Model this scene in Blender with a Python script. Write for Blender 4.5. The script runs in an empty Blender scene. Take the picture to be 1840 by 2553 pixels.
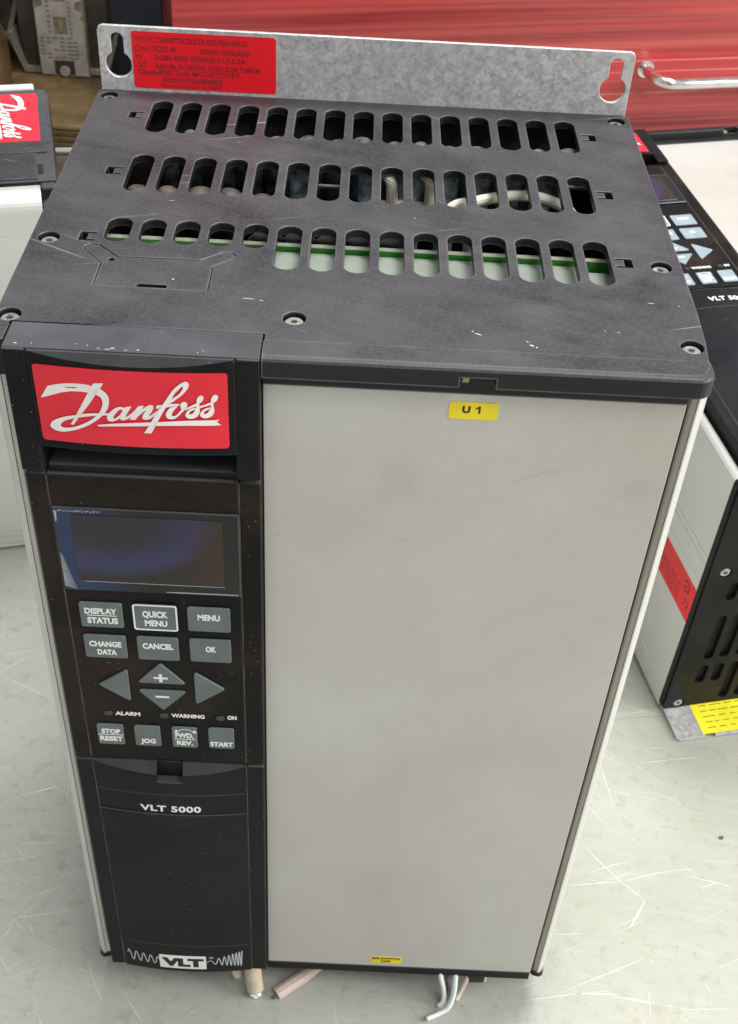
import bpy, bmesh, math, random
from mathutils import Matrix, Vector
random.seed(7)
SC = bpy.context.scene
COL = SC.collection
K = 0.001                      # the script works in millimetres

# ------------------------------------------------------------------ camera
cam = bpy.data.cameras.new('camera'); camo = bpy.data.objects.new('camera', cam); COL.objects.link(camo)
CR = (0.99876407, 0.02639604, 0.04211383)
CD = (0.04902805, -0.66232987, -0.74760644)
CF = (0.00815939, 0.74874721, -0.66280543)
camo.matrix_world = Matrix(((CR[0], -CD[0], -CF[0], .00039566), (CR[1], -CD[1], -CF[1], -.30505906),
                            (CR[2], -CD[2], -CF[2], .58037706), (0, 0, 0, 1)))
cam.sensor_fit = 'HORIZONTAL'; cam.sensor_width = 36; cam.lens = 36*3002.06/1840
cam.shift_x = 38.0/1840; cam.shift_y = 41.7/1840
cam.clip_start = .01; cam.clip_end = 60
cam.dof.use_dof = True; cam.dof.focus_distance = .43; cam.dof.aperture_fstop = 60
SC.camera = camo

# ------------------------------------------------------------------ light
w = bpy.data.worlds.new('World'); SC.world = w; w.use_nodes = True
w.node_tree.nodes['Background'].inputs[0].default_value = (.93, .96, 1, 1)
w.node_tree.nodes['Background'].inputs[1].default_value = .50
def lamp(name, loc, target, sx, sy, power, col):
    l = bpy.data.lights.new(name, 'AREA'); l.shape = 'RECTANGLE'; l.size = sx; l.size_y = sy; l.energy = power; l.color = col
    o = bpy.data.objects.new(name, l); COL.objects.link(o); o.location = loc
    o.rotation_euler = (Vector(target)-Vector(loc)).to_track_quat('-Z', 'Y').to_euler()
    return o
lamp('overhead_light', (.35, .85, 2.6), (0, .1, 0), 1.2, .6, 62, (1, .985, .95))
lamp('overhead_light', (.70, -.75, 1.9), (0, .1, .2), 1.1, .5, 17, (1, .985, .95))  # unseen front fill, added so the front faces get light
lamp('side_fill_light', (2.5, -.25, 1.2), (.1, .0, .15), 1.4, 1.6, 85, (1, .99, .97))  # unseen side fill, added to whiten the drive's right edge
SC.view_settings.view_transform = 'Standard'; SC.view_settings.look = 'None'
SC.view_settings.exposure = 0; SC.view_settings.gamma = 1
SC.render.engine = 'CYCLES'; SC.cycles.max_bounces = 6

# ------------------------------------------------------------------ materials
class NT:
    def __init__(s, name):
        s.m = bpy.data.materials.new(name); s.m.use_nodes = True; s.t = s.m.node_tree
        s.b = s.t.nodes['Principled BSDF']; s.tc = s.t.nodes.new('ShaderNodeTexCoord').outputs['Object']
    def map(s, scale=(1, 1, 1), rot=(0, 0, 0), loc=(0, 0, 0)):
        n = s.t.nodes.new('ShaderNodeMapping'); s.t.links.new(s.tc, n.inputs[0])
        n.inputs['Scale'].default_value = scale; n.inputs['Rotation'].default_value = rot; n.inputs['Location'].default_value = loc
        return n.outputs[0]
    def smap(s, scale, rot, loc=(0, 0, 0)):      # turn first, then stretch
        a = s.map((1, 1, 1), rot, loc)
        n = s.t.nodes.new('ShaderNodeMapping'); s.t.links.new(a, n.inputs[0]); n.inputs['Scale'].default_value = scale
        return n.outputs[0]
    def up(s):                                      # how far the surface faces up in the thing's own frame (settled dust, paler ledges)
        g = s.t.nodes.new('ShaderNodeTexCoord'); x = s.t.nodes.new('ShaderNodeSeparateXYZ')
        s.t.links.new(g.outputs['Normal'], x.inputs[0]); return x.outputs[2]
    def edge(s, r=.0006):
        b = s.t.nodes.new('ShaderNodeBevel'); b.samples = 4; b.inputs['Radius'].default_value = r
        g = s.t.nodes.new('ShaderNodeNewGeometry'); d = s.t.nodes.new('ShaderNodeVectorMath'); d.operation = 'DOT_PRODUCT'
        s.t.links.new(b.outputs[0], d.inputs[0]); s.t.links.new(g.outputs['Normal'], d.inputs[1])
        return s.rng(d.outputs['Value'], .97, .80)
    def noise(s, scale, detail=4, rough=.55, vec=None, dist=0):
        n = s.t.nodes.new('ShaderNodeTexNoise'); s.t.links.new(vec or s.tc, n.inputs['Vector'])
        n.inputs['Scale'].default_value = scale; n.inputs['Detail'].default_value = detail
        n.inputs['Roughness'].default_value = rough; n.inputs['Distortion'].default_value = dist
        return n.outputs['Fac']
    def voro(s, scale, vec=None, out='Distance'):
        n = s.t.nodes.new('ShaderNodeTexVoronoi'); s.t.links.new(vec or s.tc, n.inputs['Vector']); n.inputs['Scale'].default_value = scale
        return n.outputs[out]
    def rng(s, v, a, b, c=0, d=1):
        n = s.t.nodes.new('ShaderNodeMapRange'); s.t.links.new(v, n.inputs[0])
        for i, x in enumerate((a, b, c, d)): n.inputs[i+1].default_value = x
        return n.outputs[0]
    def math(s, op, a, b=None):
        n = s.t.nodes.new('ShaderNodeMath'); n.operation = op
        for i, x in enumerate((a, b)):
            if x is None: continue
            if isinstance(x, (int, float)): n.inputs[i].default_value = x
            else: s.t.links.new(x, n.inputs[i])
        return n.outputs[0]
    def mix(s, f, a, b):
        n = s.t.nodes.new('ShaderNodeMix'); n.data_type = 'RGBA'
        for i, x in ((0, f), (6, a), (7, b)):
            if isinstance(x, (int, float)): n.inputs[i].default_value = x
            elif isinstance(x, tuple): n.inputs[i].default_value = x if len(x) == 4 else x+(1,)
            else: s.t.links.new(x, n.inputs[i])
        return n.outputs[2]
    def set(s, **k):
        for a, v in k.items():
            i = s.b.inputs[dict(col='Base Color', rough='Roughness', metal='Metallic', spec='Specular IOR Level', coat='Coat Weight', coatr='Coat Roughness',
                                aniso='Anisotropic', trans='Transmission Weight', ior='IOR', alpha='Alpha', film='Thin Film Thickness')[a]]
            if isinstance(v, (int, float)): i.default_value = v
            elif isinstance(v, tuple): i.default_value = v+(1,) if len(v) == 3 else v
            else: s.t.links.new(v, i)
        return s
    def bump(s, h, strength, dist=.001):
        n = s.t.nodes.new('ShaderNodeBump'); n.inputs['Strength'].default_value = strength; n.inputs['Distance'].default_value = dist
        s.t.links.new(h, n.inputs['Height']); s.t.links.new(n.outputs[0], s.b.inputs['Normal']); return s
M = {}
def plain(name, col, rough=.5, metal=0, spec=.5, var=.12, scale=60):
    n = NT(name); f = n.noise(scale, 3)
    c2 = tuple(max(0, c*(1-var*2)) for c in col); c1 = tuple(min(1, c*(1+var)) for c in col)
    n.set(col=n.mix(n.rng(f, .3, .7), c2, c1), rough=n.rng(f, .3, .7, max(0, rough-.05), min(1, rough+.07)), metal=metal, spec=spec)
    M[name] = n.m; return n.m

def mk_lid():
    n = NT('dusty_black_plastic_top')
    big = n.noise(9, 5, .66, dist=.7); mid = n.noise(48, 5, .65, dist=.3); fine = n.noise(800, 2, .7)
    brush = n.noise(1, 4, .6, n.smap((18, 130, 40), (0, 0, .35)))
    d = n.math('ADD', n.rng(big, .38, .62, 0, .55), n.math('ADD', n.rng(mid, .38, .68, 0, .30), n.rng(brush, .4, .7, 0, .25)))
    c = n.mix(d, (.008, .0065, .010), (.064, .060, .063))
    c = n.mix(n.rng(fine, .35, .7, 0, .40), c, (.085, .08, .09))
    s1 = n.rng(n.noise(1, 2, .5, n.smap((16, 420, 14), (0, 0, -.3))), .69, .73)
    s2 = n.rng(n.noise(22, 2), .52, .6)
    s3 = n.rng(n.noise(1, 2, .5, n.smap((9, 300, 14), (0, 0, .5), (.3, .1, 0))), .71, .74)
    c = n.mix(n.math('MULTIPLY', n.math('MAXIMUM', n.math('MULTIPLY', s1, s2), n.math('MULTIPLY', s3, s2)), .6), c, (.28, .27, .27))
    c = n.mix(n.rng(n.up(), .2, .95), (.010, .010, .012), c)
    c = n.mix(n.math('MULTIPLY', n.edge(.0010), n.rng(mid, .35, .6, .3, .85)), c, (.22, .215, .215))  # pale edges: wear, plus lip and slot-rim highlights painted in
    n.set(col=c, rough=n.rng(d, 0, 1, .34, .55), spec=.35).bump(fine, .3, .0002)
    M['lid'] = n.m
mk_lid()
def mk_black(name, base, dust, amt):
    n = NT(name)
    big = n.noise(14, 5, .62, dist=.5); fine = n.noise(1200, 2, .7); sp = n.voro(350)
    d = n.math('MULTIPLY', n.rng(big, .45, .72), amt)
    c = n.mix(d, base, dust)
    dots = n.math('MULTIPLY', n.rng(sp, .12, .05), n.rng(n.noise(30, 2), .48, .6))
    c = n.mix(n.math('MULTIPLY', dots, .6), c, (.26, .22, .18))
    c = n.mix(n.math('MULTIPLY', n.rng(n.up(), .1, .7), n.rng(n.noise(24, 5, .65, dist=.5), .3, .68, .45, .95)), c, (.088, .090, .098))  # upward ledges paler: settled dust, with their caught light painted in
    c = n.mix(n.math('MULTIPLY', n.edge(.0005), n.rng(big, .3, .7, .2, .65)), c, (.11, .10, .09))
    n.set(col=c, rough=n.rng(big, .3, .7, .36, .52), spec=.15).bump(fine, .25, .0002)
    M[name] = n.m
mk_black('black', (.005, .0055, .0068), (.026, .022, .019), .8)
mk_black('keypad', (.0045, .0045, .005), (.034, .022, .016), .95)
mk_black('door', (.006, .007, .009), (.022, .024, .027), .6)
def mk_silver(name, c1, c2, metal, rough, stain=.5):
    n = NT(name)
    a = n.noise(7, 4, .6, dist=.5); b = n.noise(26, 4, .6); f = n.noise(2500, 1)
    c = n.mix(n.rng(a, .35, .68), c1, c2)
    c = n.mix(n.math('MULTIPLY', n.rng(b, .60, .78), stain), c, tuple(x*.72 for x in c2))
    sm = n.math('MULTIPLY', n.rng(n.noise(1, 2, .5, n.smap((60, 60, 210), (0, .35, 0))), .72, .78), .2)
    c = n.mix(sm, c, tuple(x*.5 for x in c2))
    c = n.mix(n.rng(f, .3, .7, 0, .16), c, (.35, .35, .35))
    n.set(col=c, metal=metal, rough=n.rng(b, .3, .7, rough-.03, rough+.05)).bump(f, .08, .0001)
    M[name] = n.m
mk_silver('panel', (.59, .575, .53), (.50, .47, .42), .25, .40, .30)
mk_silver('silver', (.74, .745, .705), (.68, .685, .635), .40, .30, .25)
mk_silver('silver_shaded', (.42, .385, .345), (.37, .34, .30), .75, .35, .3)  # silver trim; the dark it reflects is put into its colour
def mk_galv():
    n = NT('galvanised_steel')
    v = n.voro(800, out='Color'); v2 = n.voro(330, out='Color')
    sep = n.t.nodes.new('ShaderNodeSeparateColor'); n.t.links.new(v, sep.inputs[0])
    sep2 = n.t.nodes.new('ShaderNodeSeparateColor'); n.t.links.new(v2, sep2.inputs[0])
    f = n.math('ADD', n.math('MULTIPLY', sep.outputs[0], .5), n.math('MULTIPLY', sep2.outputs[1], .4))
    big = n.noise(18, 3)
    c = n.mix(f, (.40, .40, .395), (.74, .75, .76)); c = n.mix(n.rng(big, .4, .7, 0, .4), c, (.46, .43, .40))
    n.set(col=c, metal=.38, rough=n.rng(f, 0, 1, .34, .52))
    M['galv'] = n.m
mk_galv()
def mk_red(name, c=(.80, .018, .035)):
    n = NT(name); f = n.noise(40, 3)
    n.set(col=n.mix(n.rng(f, .3, .7), c, tuple(x*.86 for x in c)), rough=.38, spec=.4); M[name] = n.m
mk_red('red_label', (.82, .022, .045)); mk_red('rating_red', (.86, .012, .022))
plain('ink_dark', (.30, .012, .02), .6); plain('ink_black', (.012, .012, .012), .6)
plain('white_print', (.82, .82, .80), .5, var=.03); plain('logo_white', (.86, .82, .80), .45, var=.03)
plain('button', (.125, .148, .150), .55, var=.08, scale=120)
plain('button_pale', (.26, .33, .37), .5, var=.08, scale=120)
plain('lens_grey', (.06, .062, .066), .5, var=.15)
plain('led', (.035, .035, .034), .3)
plain('yellow', (.83, .66, .012), .45, var=.06); plain('yellow_pale', (.88, .80, .03), .5, var=.05)
plain('dust_line', (.095, .068, .054), .8, var=.3, scale=90)
plain('screw', (.55, .53, .49), .35, .8, var=.15, scale=300); plain('socket', (.02, .02, .02), .6)
plain('dark', (.006, .006, .007), .7); plain('inner', (.02, .018, .017), .8)
plain('pcb', (.05, .30, .04), .4, var=.15); plain('pcb_edge', (.88, .90, .72), .6)
plain('relay_white', (.27, .31, .265), .45, var=.06); plain('cap_blue', (.48, .60, .64), .5, var=.4, scale=260)
plain('cap_grey', (.13, .135, .135), .6, var=.45, scale=220)
plain('cable_cream', (.90, .87, .72), .5, var=.08); plain('cable_white', (.74, .78, .76), .5, var=.06)
plain('sheath_pink', (.66, .53, .46), .6, var=.12); plain('sheath_tan', (.55, .47, .34), .55, var=.15)
plain('olive', (.15, .10, .045), .28, var=.35, scale=18); plain('chrome', (.82, .80, .76), .16, 1, var=.05)
plain('dust_grey', (.20, .19, .18), .8, var=.3, scale=90); plain('brown_coil', (.085, .07, .06), .6, var=.4, scale=200); plain('brown_board', (.10, .05, .025), .5, var=.2); plain('print_grey', (.50, .52, .54), .5)
plain('navy', (.018, .026, .045), .5, var=.35, scale=25); plain('beige_old', (.25, .22, .17), .65, var=.22, scale=45)
plain('beige_dark', (.055, .045, .034), .6, var=.3, scale=30); plain('label_old', (.42, .39, .34), .6, var=.15, scale=60)
plain('ink_grey', (.20, .20, .22), .7); plain('brass', (.38, .33, .20), .35, .7); plain('film_white', (.36, .36, .40), .4); plain('chip_white', (.6, .6, .6), .6)
plain('floor_scratch', (.68, .70, .65), .5, var=.2, scale=40); plain('joint', (.24, .245, .22), .7); plain('crumb', (.16, .10, .05), .8, var=.3); plain('stain', (.52, .38, .28), .7, var=.3)
plain('lit_edge_white', (.80, .79, .76), .6, var=.04)
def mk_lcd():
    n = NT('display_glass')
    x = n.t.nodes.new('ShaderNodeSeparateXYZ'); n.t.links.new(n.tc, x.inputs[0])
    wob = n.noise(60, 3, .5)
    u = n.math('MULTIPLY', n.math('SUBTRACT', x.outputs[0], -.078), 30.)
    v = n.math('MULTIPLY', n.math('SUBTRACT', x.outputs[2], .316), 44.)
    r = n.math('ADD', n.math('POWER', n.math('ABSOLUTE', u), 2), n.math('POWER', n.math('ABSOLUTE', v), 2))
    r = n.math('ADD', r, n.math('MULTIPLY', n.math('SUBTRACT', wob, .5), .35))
    c = n.mix(n.rng(r, .15, .75), (.010, .006, .014), (.022, .020, .080))  # iridescent reflection painted into the glass colour
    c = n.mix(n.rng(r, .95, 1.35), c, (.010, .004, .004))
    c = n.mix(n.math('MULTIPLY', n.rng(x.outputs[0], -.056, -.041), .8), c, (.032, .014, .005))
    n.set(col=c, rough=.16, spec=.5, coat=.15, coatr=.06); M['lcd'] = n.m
    n = NT('display_bezel_film'); x = n.t.nodes.new('ShaderNodeSeparateXYZ'); n.t.links.new(n.tc, x.inputs[0])
    n.set(col=n.mix(n.rng(x.outputs[0], -.090, -.068), (.011, .026, .085), (.004, .006, .007)), rough=.18, spec=.4, coat=.15, coatr=.06); M['bezel'] = n.m  # bluish reflection at the left painted into the film colour
mk_lcd()
def mk_floor():
    n = NT('worn_floor')
    a = n.noise(3.2, 4, .6); b = n.noise(120, 4, .6); c3 = n.noise(420, 3, .65); big = n.noise(9, 4, .6)
    c = n.mix(n.rng(a, .35, .65), (.325, .335, .282), (.415, .422, .378))
    c = n.mix(n.rng(big, .52, .75, 0, .35), c, (.42, .39, .31))
    c = n.mix(n.rng(b, .54, .68, 0, .6), c, (.29, .295, .22))
    c = n.mix(n.rng(c3, .60, .72, 0, .5), c, (.25, .26, .19))
    c = n.mix(n.rng(n.voro(90), .10, .04, 0, .45), c, (.20, .19, .13))
    tot = None
    for i, (r, sy, th) in enumerate(((.25, 520, .695), (-.5, 700, .70), (.9, 760, .70), (-1.15, 560, .71), (.05, 820, .69), (1.4, 640, .71), (.12, 400, .72), (-.85, 900, .70))):
        wob = n.t.nodes.new('ShaderNodeTexNoise'); n.t.links.new(n.tc, wob.inputs['Vector']); wob.inputs['Scale'].default_value = 6; wob.inputs['Detail'].default_value = 1
        ad = n.t.nodes.new('ShaderNodeVectorMath'); ad.operation = 'MULTIPLY_ADD'; n.t.links.new(wob.outputs['Color'], ad.inputs[0]); ad.inputs[1].default_value = (.012, .012, 0)
        n.t.links.new(n.smap((1, 1, 1), (0, 0, r), (i*.37, i*.71, i)), ad.inputs[2])
        sc = n.t.nodes.new('ShaderNodeMapping'); n.t.links.new(ad.outputs[0], sc.inputs[0]); sc.inputs['Scale'].default_value = (9, sy, 1)
        l = n.rng(n.noise(1, 1, .5, sc.outputs[0]), th+.012, th+.04)
        g = n.rng(n.noise(9, 2, .6, n.map((1, 1, 1), (0, 0, 0), (i*3.1, i*1.7, 0))), .47, .62)
        l = n.math('MULTIPLY', l, g); tot = l if tot is None else n.math('MAXIMUM', tot, l)
    haze = n.noise(1, 3, .6, n.smap((30, 240, 1), (0, 0, .15)))
    c = n.mix(n.rng(haze, .5, .72, 0, .10), c, (.60, .62, .57))
    c = n.mix(n.math('MULTIPLY', tot, .25), c, (.74, .76, .69))
    n.set(col=c, rough=n.rng(b, .3, .7, .34, .5), spec=.4).bump(c3, .12, .0004); M['floor'] = n.m
mk_floor()
def mk_redpaint():
    n = NT('red_lacquer')
    st = n.noise(1, 5, .7, n.map((.7, 2, 75))); st2 = n.noise(1, 3, .6, n.map((.5, 1, 18), (0, 0, 0), (2, 0, 1)))
    st3 = n.noise(1, 4, .6, n.map((3, 2, 210)))
    c = n.mix(n.rng(st2, .42, .58), (.13, .004, .010), (.42, .032, .034))
    c = n.mix(n.rng(st, .42, .66, 0, .75), c, (.48, .085, .07))  # pale lacquer streaks, bright reflections painted into them
    c = n.mix(n.rng(st3, .55, .72, 0, .5), c, (.30, .09, .055))
    n.set(col=c, rough=.30, coat=.22, coatr=.18, aniso=.4).bump(st, .35, .002); M['red_paint'] = n.m
mk_redpaint()

# ------------------------------------------------------------------ mesh helpers (mm in, metres out)
def link(me, name, mat, parent=None, smooth=False):
    if isinstance(mat, str): mat = M[mat]
    me.materials.clear(); me.materials.append(mat)
    for p in me.polygons: p.material_index = 0; p.use_smooth = smooth
    me.name = name
    o = bpy.data.objects.new(name, me); COL.objects.link(o)
    if parent: o.parent = parent
    return o
def raw(verts, faces, fix=True):
    me = bpy.data.meshes.new('m'); me.from_pydata([(x*K, y*K, z*K) for x, y, z in verts], [], faces)
    if fix:
        bm = bmesh.new(); bm.from_mesh(me); bmesh.ops.recalc_face_normals(bm, faces=bm.faces); bm.to_mesh(me); bm.free()
    return me
def join(*mes):
    bm = bmesh.new()
    for m in mes: bm.from_mesh(m)
    me = bpy.data.meshes.new('j'); bm.to_mesh(me); bm.free()
    return me
def box(x0, x1, y0, y1, z0, z1, bev=.4, seg=2):
    x0, x1 = sorted((x0, x1)); y0, y1 = sorted((y0, y1)); z0, z1 = sorted((z0, z1))
    bm = bmesh.new(); bmesh.ops.create_cube(bm, size=1)
    for v in bm.verts: v.co = Vector((x0+(v.co.x+.5)*(x1-x0), y0+(v.co.y+.5)*(y1-y0), z0+(v.co.z+.5)*(z1-z0)))*K
    if bev: bmesh.ops.bevel(bm, geom=bm.edges[:], offset=bev*K, segments=seg, profile=.5, affect='EDGES')
    me = bpy.data.meshes.new('b'); bm.to_mesh(me); bm.free(); return me
def cyl(c, r, h, axis='z', n=24, r2=None, bev=0):
    bm = bmesh.new(); bmesh.ops.create_cone(bm, cap_ends=True, segments=n, radius1=r, radius2=r if r2 is None else r2, depth=h)
    if bev: bmesh.ops.bevel(bm, geom=[e for e in bm.edges if not e.is_manifold or e.calc_face_angle(0) > 1], offset=bev, segments=2, affect='EDGES')
    R = {'z': Matrix(), 'y': Matrix.Rotation(math.pi/2, 4, 'X'), 'x': Matrix.Rotation(math.pi/2, 4, 'Y')}[axis]
    for v in bm.verts: v.co = (R @ v.co + Vector(c))*K
    me = bpy.data.meshes.new('c'); bm.to_mesh(me); bm.free(); return me
def tube(pts, r, n=10, smooth_n=6, r_end=None):
    P = [Vector(p) for p in pts]; Q = []
    if smooth_n > 1 and len(P) > 2:
        E = [P[0]*2-P[1]]+P+[P[-1]*2-P[-2]]
        for i in range(1, len(E)-2):
            for k in range(smooth_n):
                t = k/smooth_n; a, b, c, d = E[i-1], E[i], E[i+1], E[i+2]
                Q.append(.5*((2*b)+(c-a)*t+(2*a-5*b+4*c-d)*t*t+(3*b-a-3*c+d)*t*t*t))
        Q.append(P[-1])
    else: Q = P
    vs, fs = [], []
    up = Vector((.13, .2, .97))
    for i, q in enumerate(Q):
        d = (Q[min(i+1, len(Q)-1)]-Q[max(i-1, 0)]).normalized(); a = d.cross(up).normalized(); b = a.cross(d)
        for k in range(n):
            t = 2*math.pi*k/n; vs.append(q+(a*math.cos(t)+b*math.sin(t))*r)
    for i in range(len(Q)-1):
        for k in range(n): fs.append((i*n+k, i*n+(k+1) % n, (i+1)*n+(k+1) % n, (i+1)*n+k))
    fs.append(tuple(range(n))); fs.append(tuple(range((len(Q)-1)*n, len(Q)*n)))
    return raw(vs, fs)
def prism(poly, z0, z1, axis='z'):
    n = len(poly); vs = []
    for z in (z0, z1):
        for a, b in poly: vs.append({'z': (a, b, z), 'y': (a, z, b), 'x': (z, a, b)}[axis])
    return raw(vs, [tuple(range(n)), tuple(range(n, 2*n))]+[(i, (i+1) % n, n+(i+1) % n, n+i) for i in range(n)])
def rr(x0, y0, x1, y1, r, n=5):
    out = []
    for cx, cy, a in ((x1-r, y1-r, 0), (x0+r, y1-r, 90), (x0+r, y0+r, 180), (x1-r, y0+r, 270)):
        for i in range(n+1):
            t = math.radians(a+90*i/n); out.append((cx+r*math.cos(t), cy+r*math.sin(t)))
    return out
def circ(x, y, r, n=24): return [(x+r*math.cos(2*math.pi*i/n), y+r*math.sin(2*math.pi*i/n)) for i in range(n)]
def slot(x, y0, y1, wd): return rr(x-wd/2, y0, x+wd/2, y1, wd/2-.01, 8)
def curve_mesh(setup):
    cu = bpy.data.curves.new('c', 'CURVE'); cu.dimensions = '2D'; cu.fill_mode = 'BOTH'; setup(cu)
    ob = bpy.data.objects.new('tmp', cu); me = bpy.data.meshes.new_from_object(ob)
    bpy.data.objects.remove(ob); bpy.data.curves.remove(cu); return me
def plate(outline, holes, t, bev=.25):
    """flat plate with holes in local XY, from z=0 to z=t, still in mm"""
    def s(cu):
        for poly in [outline]+holes:
            sp = cu.splines.new('POLY'); sp.points.add(len(poly)-1); sp.use_cyclic_u = True
            for p, q in zip(sp.points, poly): p.co = (q[0], q[1], 0, 1)
        cu.extrude = max(t/2-bev, 0.001); cu.bevel_depth = bev; cu.bevel_resolution = 1; cu.offset = -bev
    me = curve_mesh(s)
    for v in me.vertices: v.co.z += t/2
    return me
def top_place(me, z):            # lies in a horizontal plane, its lower side at z
    for v in me.vertices: v.co = Vector((v.co.x, v.co.y, v.co.z+z))*K
    return me
def front_place(me, y, f=None):        # stands in a plane facing -Y, back side at y; f(x) bulges it forward
    for v in me.vertices: v.co = Vector((v.co.x, y-v.co.z-(f(v.co.x) if f else 0), v.co.y))*K
    return me
def side_place(me, x):           # plane facing -X ; local x runs along -Y, local y runs along Z
    for v in me.vertices: v.co = Vector((x-v.co.z, -v.co.x, v.co.y))*K
    return me
CAPH = 7.0
def text_mesh(body, x0, y0, x1, y1, bold=.02, thick=.05, space=1.0, align=None):
    """text fitted in the box (mm) in local XY; align 'h' keeps proportions from the height, centred"""
    cu = bpy.data.curves.new('t', 'FONT'); cu.body = body; cu.size = 10; cu.extrude = .001; cu.offset = bold*10; cu.resolution_u = 3
    cu.space_character = space; cu.align_x = 'LEFT'
    ob = bpy.data.objects.new('tmp', cu); me = bpy.data.meshes.new_from_object(ob)
    bpy.data.objects.remove(ob); bpy.data.curves.remove(cu)
    xs = [v.co.x for v in me.vertices]
    a, b, c, d = min(xs), max(xs), -bold*10, CAPH+bold*10
    sx = (x1-x0)/(b-a) if x1 is not None else (y1-y0)/(d-c); sy = (y1-y0)/(d-c)
    for v in me.vertices:
        v.co = Vector((x0+(v.co.x-a)*sx, y0+(v.co.y-c)*sy, thick if v.co.z > 0 else 0))
    return me
def empty(name, label, cat, loc=(0, 0, 0), rot=None, group=None):
    o = bpy.data.objects.new(name, None); COL.objects.link(o); o.empty_display_size = .02
    if rot is not None: o.matrix_world = rot
    else: o.location = Vector(loc)*K
    tag(o, label, cat, group); return o
def tag(o, label=None, cat=None, group=None, kind=None):
    if label: o['label'] = label
    if cat: o['category'] = cat
    if group: o['group'] = group
    if kind: o['kind'] = kind
    return o
def shift(me, dx=0, dy=0, dz=0):
    for v in me.vertices: v.co += Vector((dx, dy, dz))*K
    return me
LOGO_POLYS = [[(-27.69,2.23),(-25.08,6.68),(-22.43,7.61),(-19.39,8.25),(-16.41,8.54),(-13.48,8.47),(-11.53,8.09),(-10.67,7.23),(-12.97,5.64),(-15.23,5.82),(-18.22,5.62),(-21.3,4.74),(-24.44,3.45),(-26.83,2.42)],[(-11.06,9.1),(-8.09,9.36),(-9.2,7.28),(-10.82,5.0),(-12.86,1.67),(-15.59,-2.23),(-16.84,-4.02),(-18.57,-6.66),(-18.99,-6.95),(-19.49,-6.73),(-17.77,-3.57),(-15.31,1.07),(-12.97,5.64),(-11.61,8.08)],[(-2.62,0.72),(-1.99,1.23),(-0.3,1.62),(-0.93,0.4),(-2.45,-2.18),(-2.18,-2.46),(-1.42,-1.89),(-0.39,-0.95),(0.9,0.51),(1.06,-0.5),(-0.61,-2.21),(-1.76,-3.16),(-2.99,-3.72),(-3.82,-3.67),(-4.25,-3.04),(-3.88,-1.55),(-3.19,-0.48)],[(1.7,1.71),(2.19,1.91),(3.46,1.98),(2.8,0.61),(2.58,-0.71),(1.42,-1.94),(0.61,-3.23),(-1.16,-3.34),(-0.48,-2.05),(0.49,-0.24),(0.91,0.65)],[(2.8,0.61),(4.06,1.77),(5.04,2.35),(5.75,2.44),(6.25,2.08),(6.32,1.36),(5.56,-0.27),(4.74,-1.54),(4.99,-1.68),(5.87,-0.91),(7.25,0.32),(8.25,1.37),(8.43,0.43),(6.54,-1.46),(5.16,-2.65),(3.94,-3.09),(3.06,-2.99),(2.67,-2.38),(3.01,-1.27),(4.05,0.39),(3.78,0.38),(2.57,-0.85),(1.42,-1.94)],[(6.97,1.26),(7.42,2.4),(9.16,2.67),(10.92,3.03),(14.39,3.15),(13.48,2.21),(11.35,2.03),(10.03,1.73),(7.95,1.27)],[(14.35,2.38),(14.65,3.31),(15.3,3.9),(16.04,3.87),(16.48,3.19),(16.46,2.27),(15.91,1.18),(15.14,0.86),(14.67,1.24)],[(19.26,3.83),(19.36,4.74),(19.84,5.81),(20.6,6.3),(21.27,6.12),(21.42,5.36),(21.01,4.29),(20.16,3.37),(19.59,2.91)],[(23.56,3.98),(23.62,4.9),(24.16,6.19),(24.79,6.59),(25.52,6.4),(25.74,5.64),(25.4,4.58),(24.44,3.67),(23.93,3.21)],[(25.17,-2.56),(25.86,-2.53),(25.1,-3.5)],[(25.1,-3.5),(26.29,-4.66),(25.1,-4.66)]]
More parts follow.
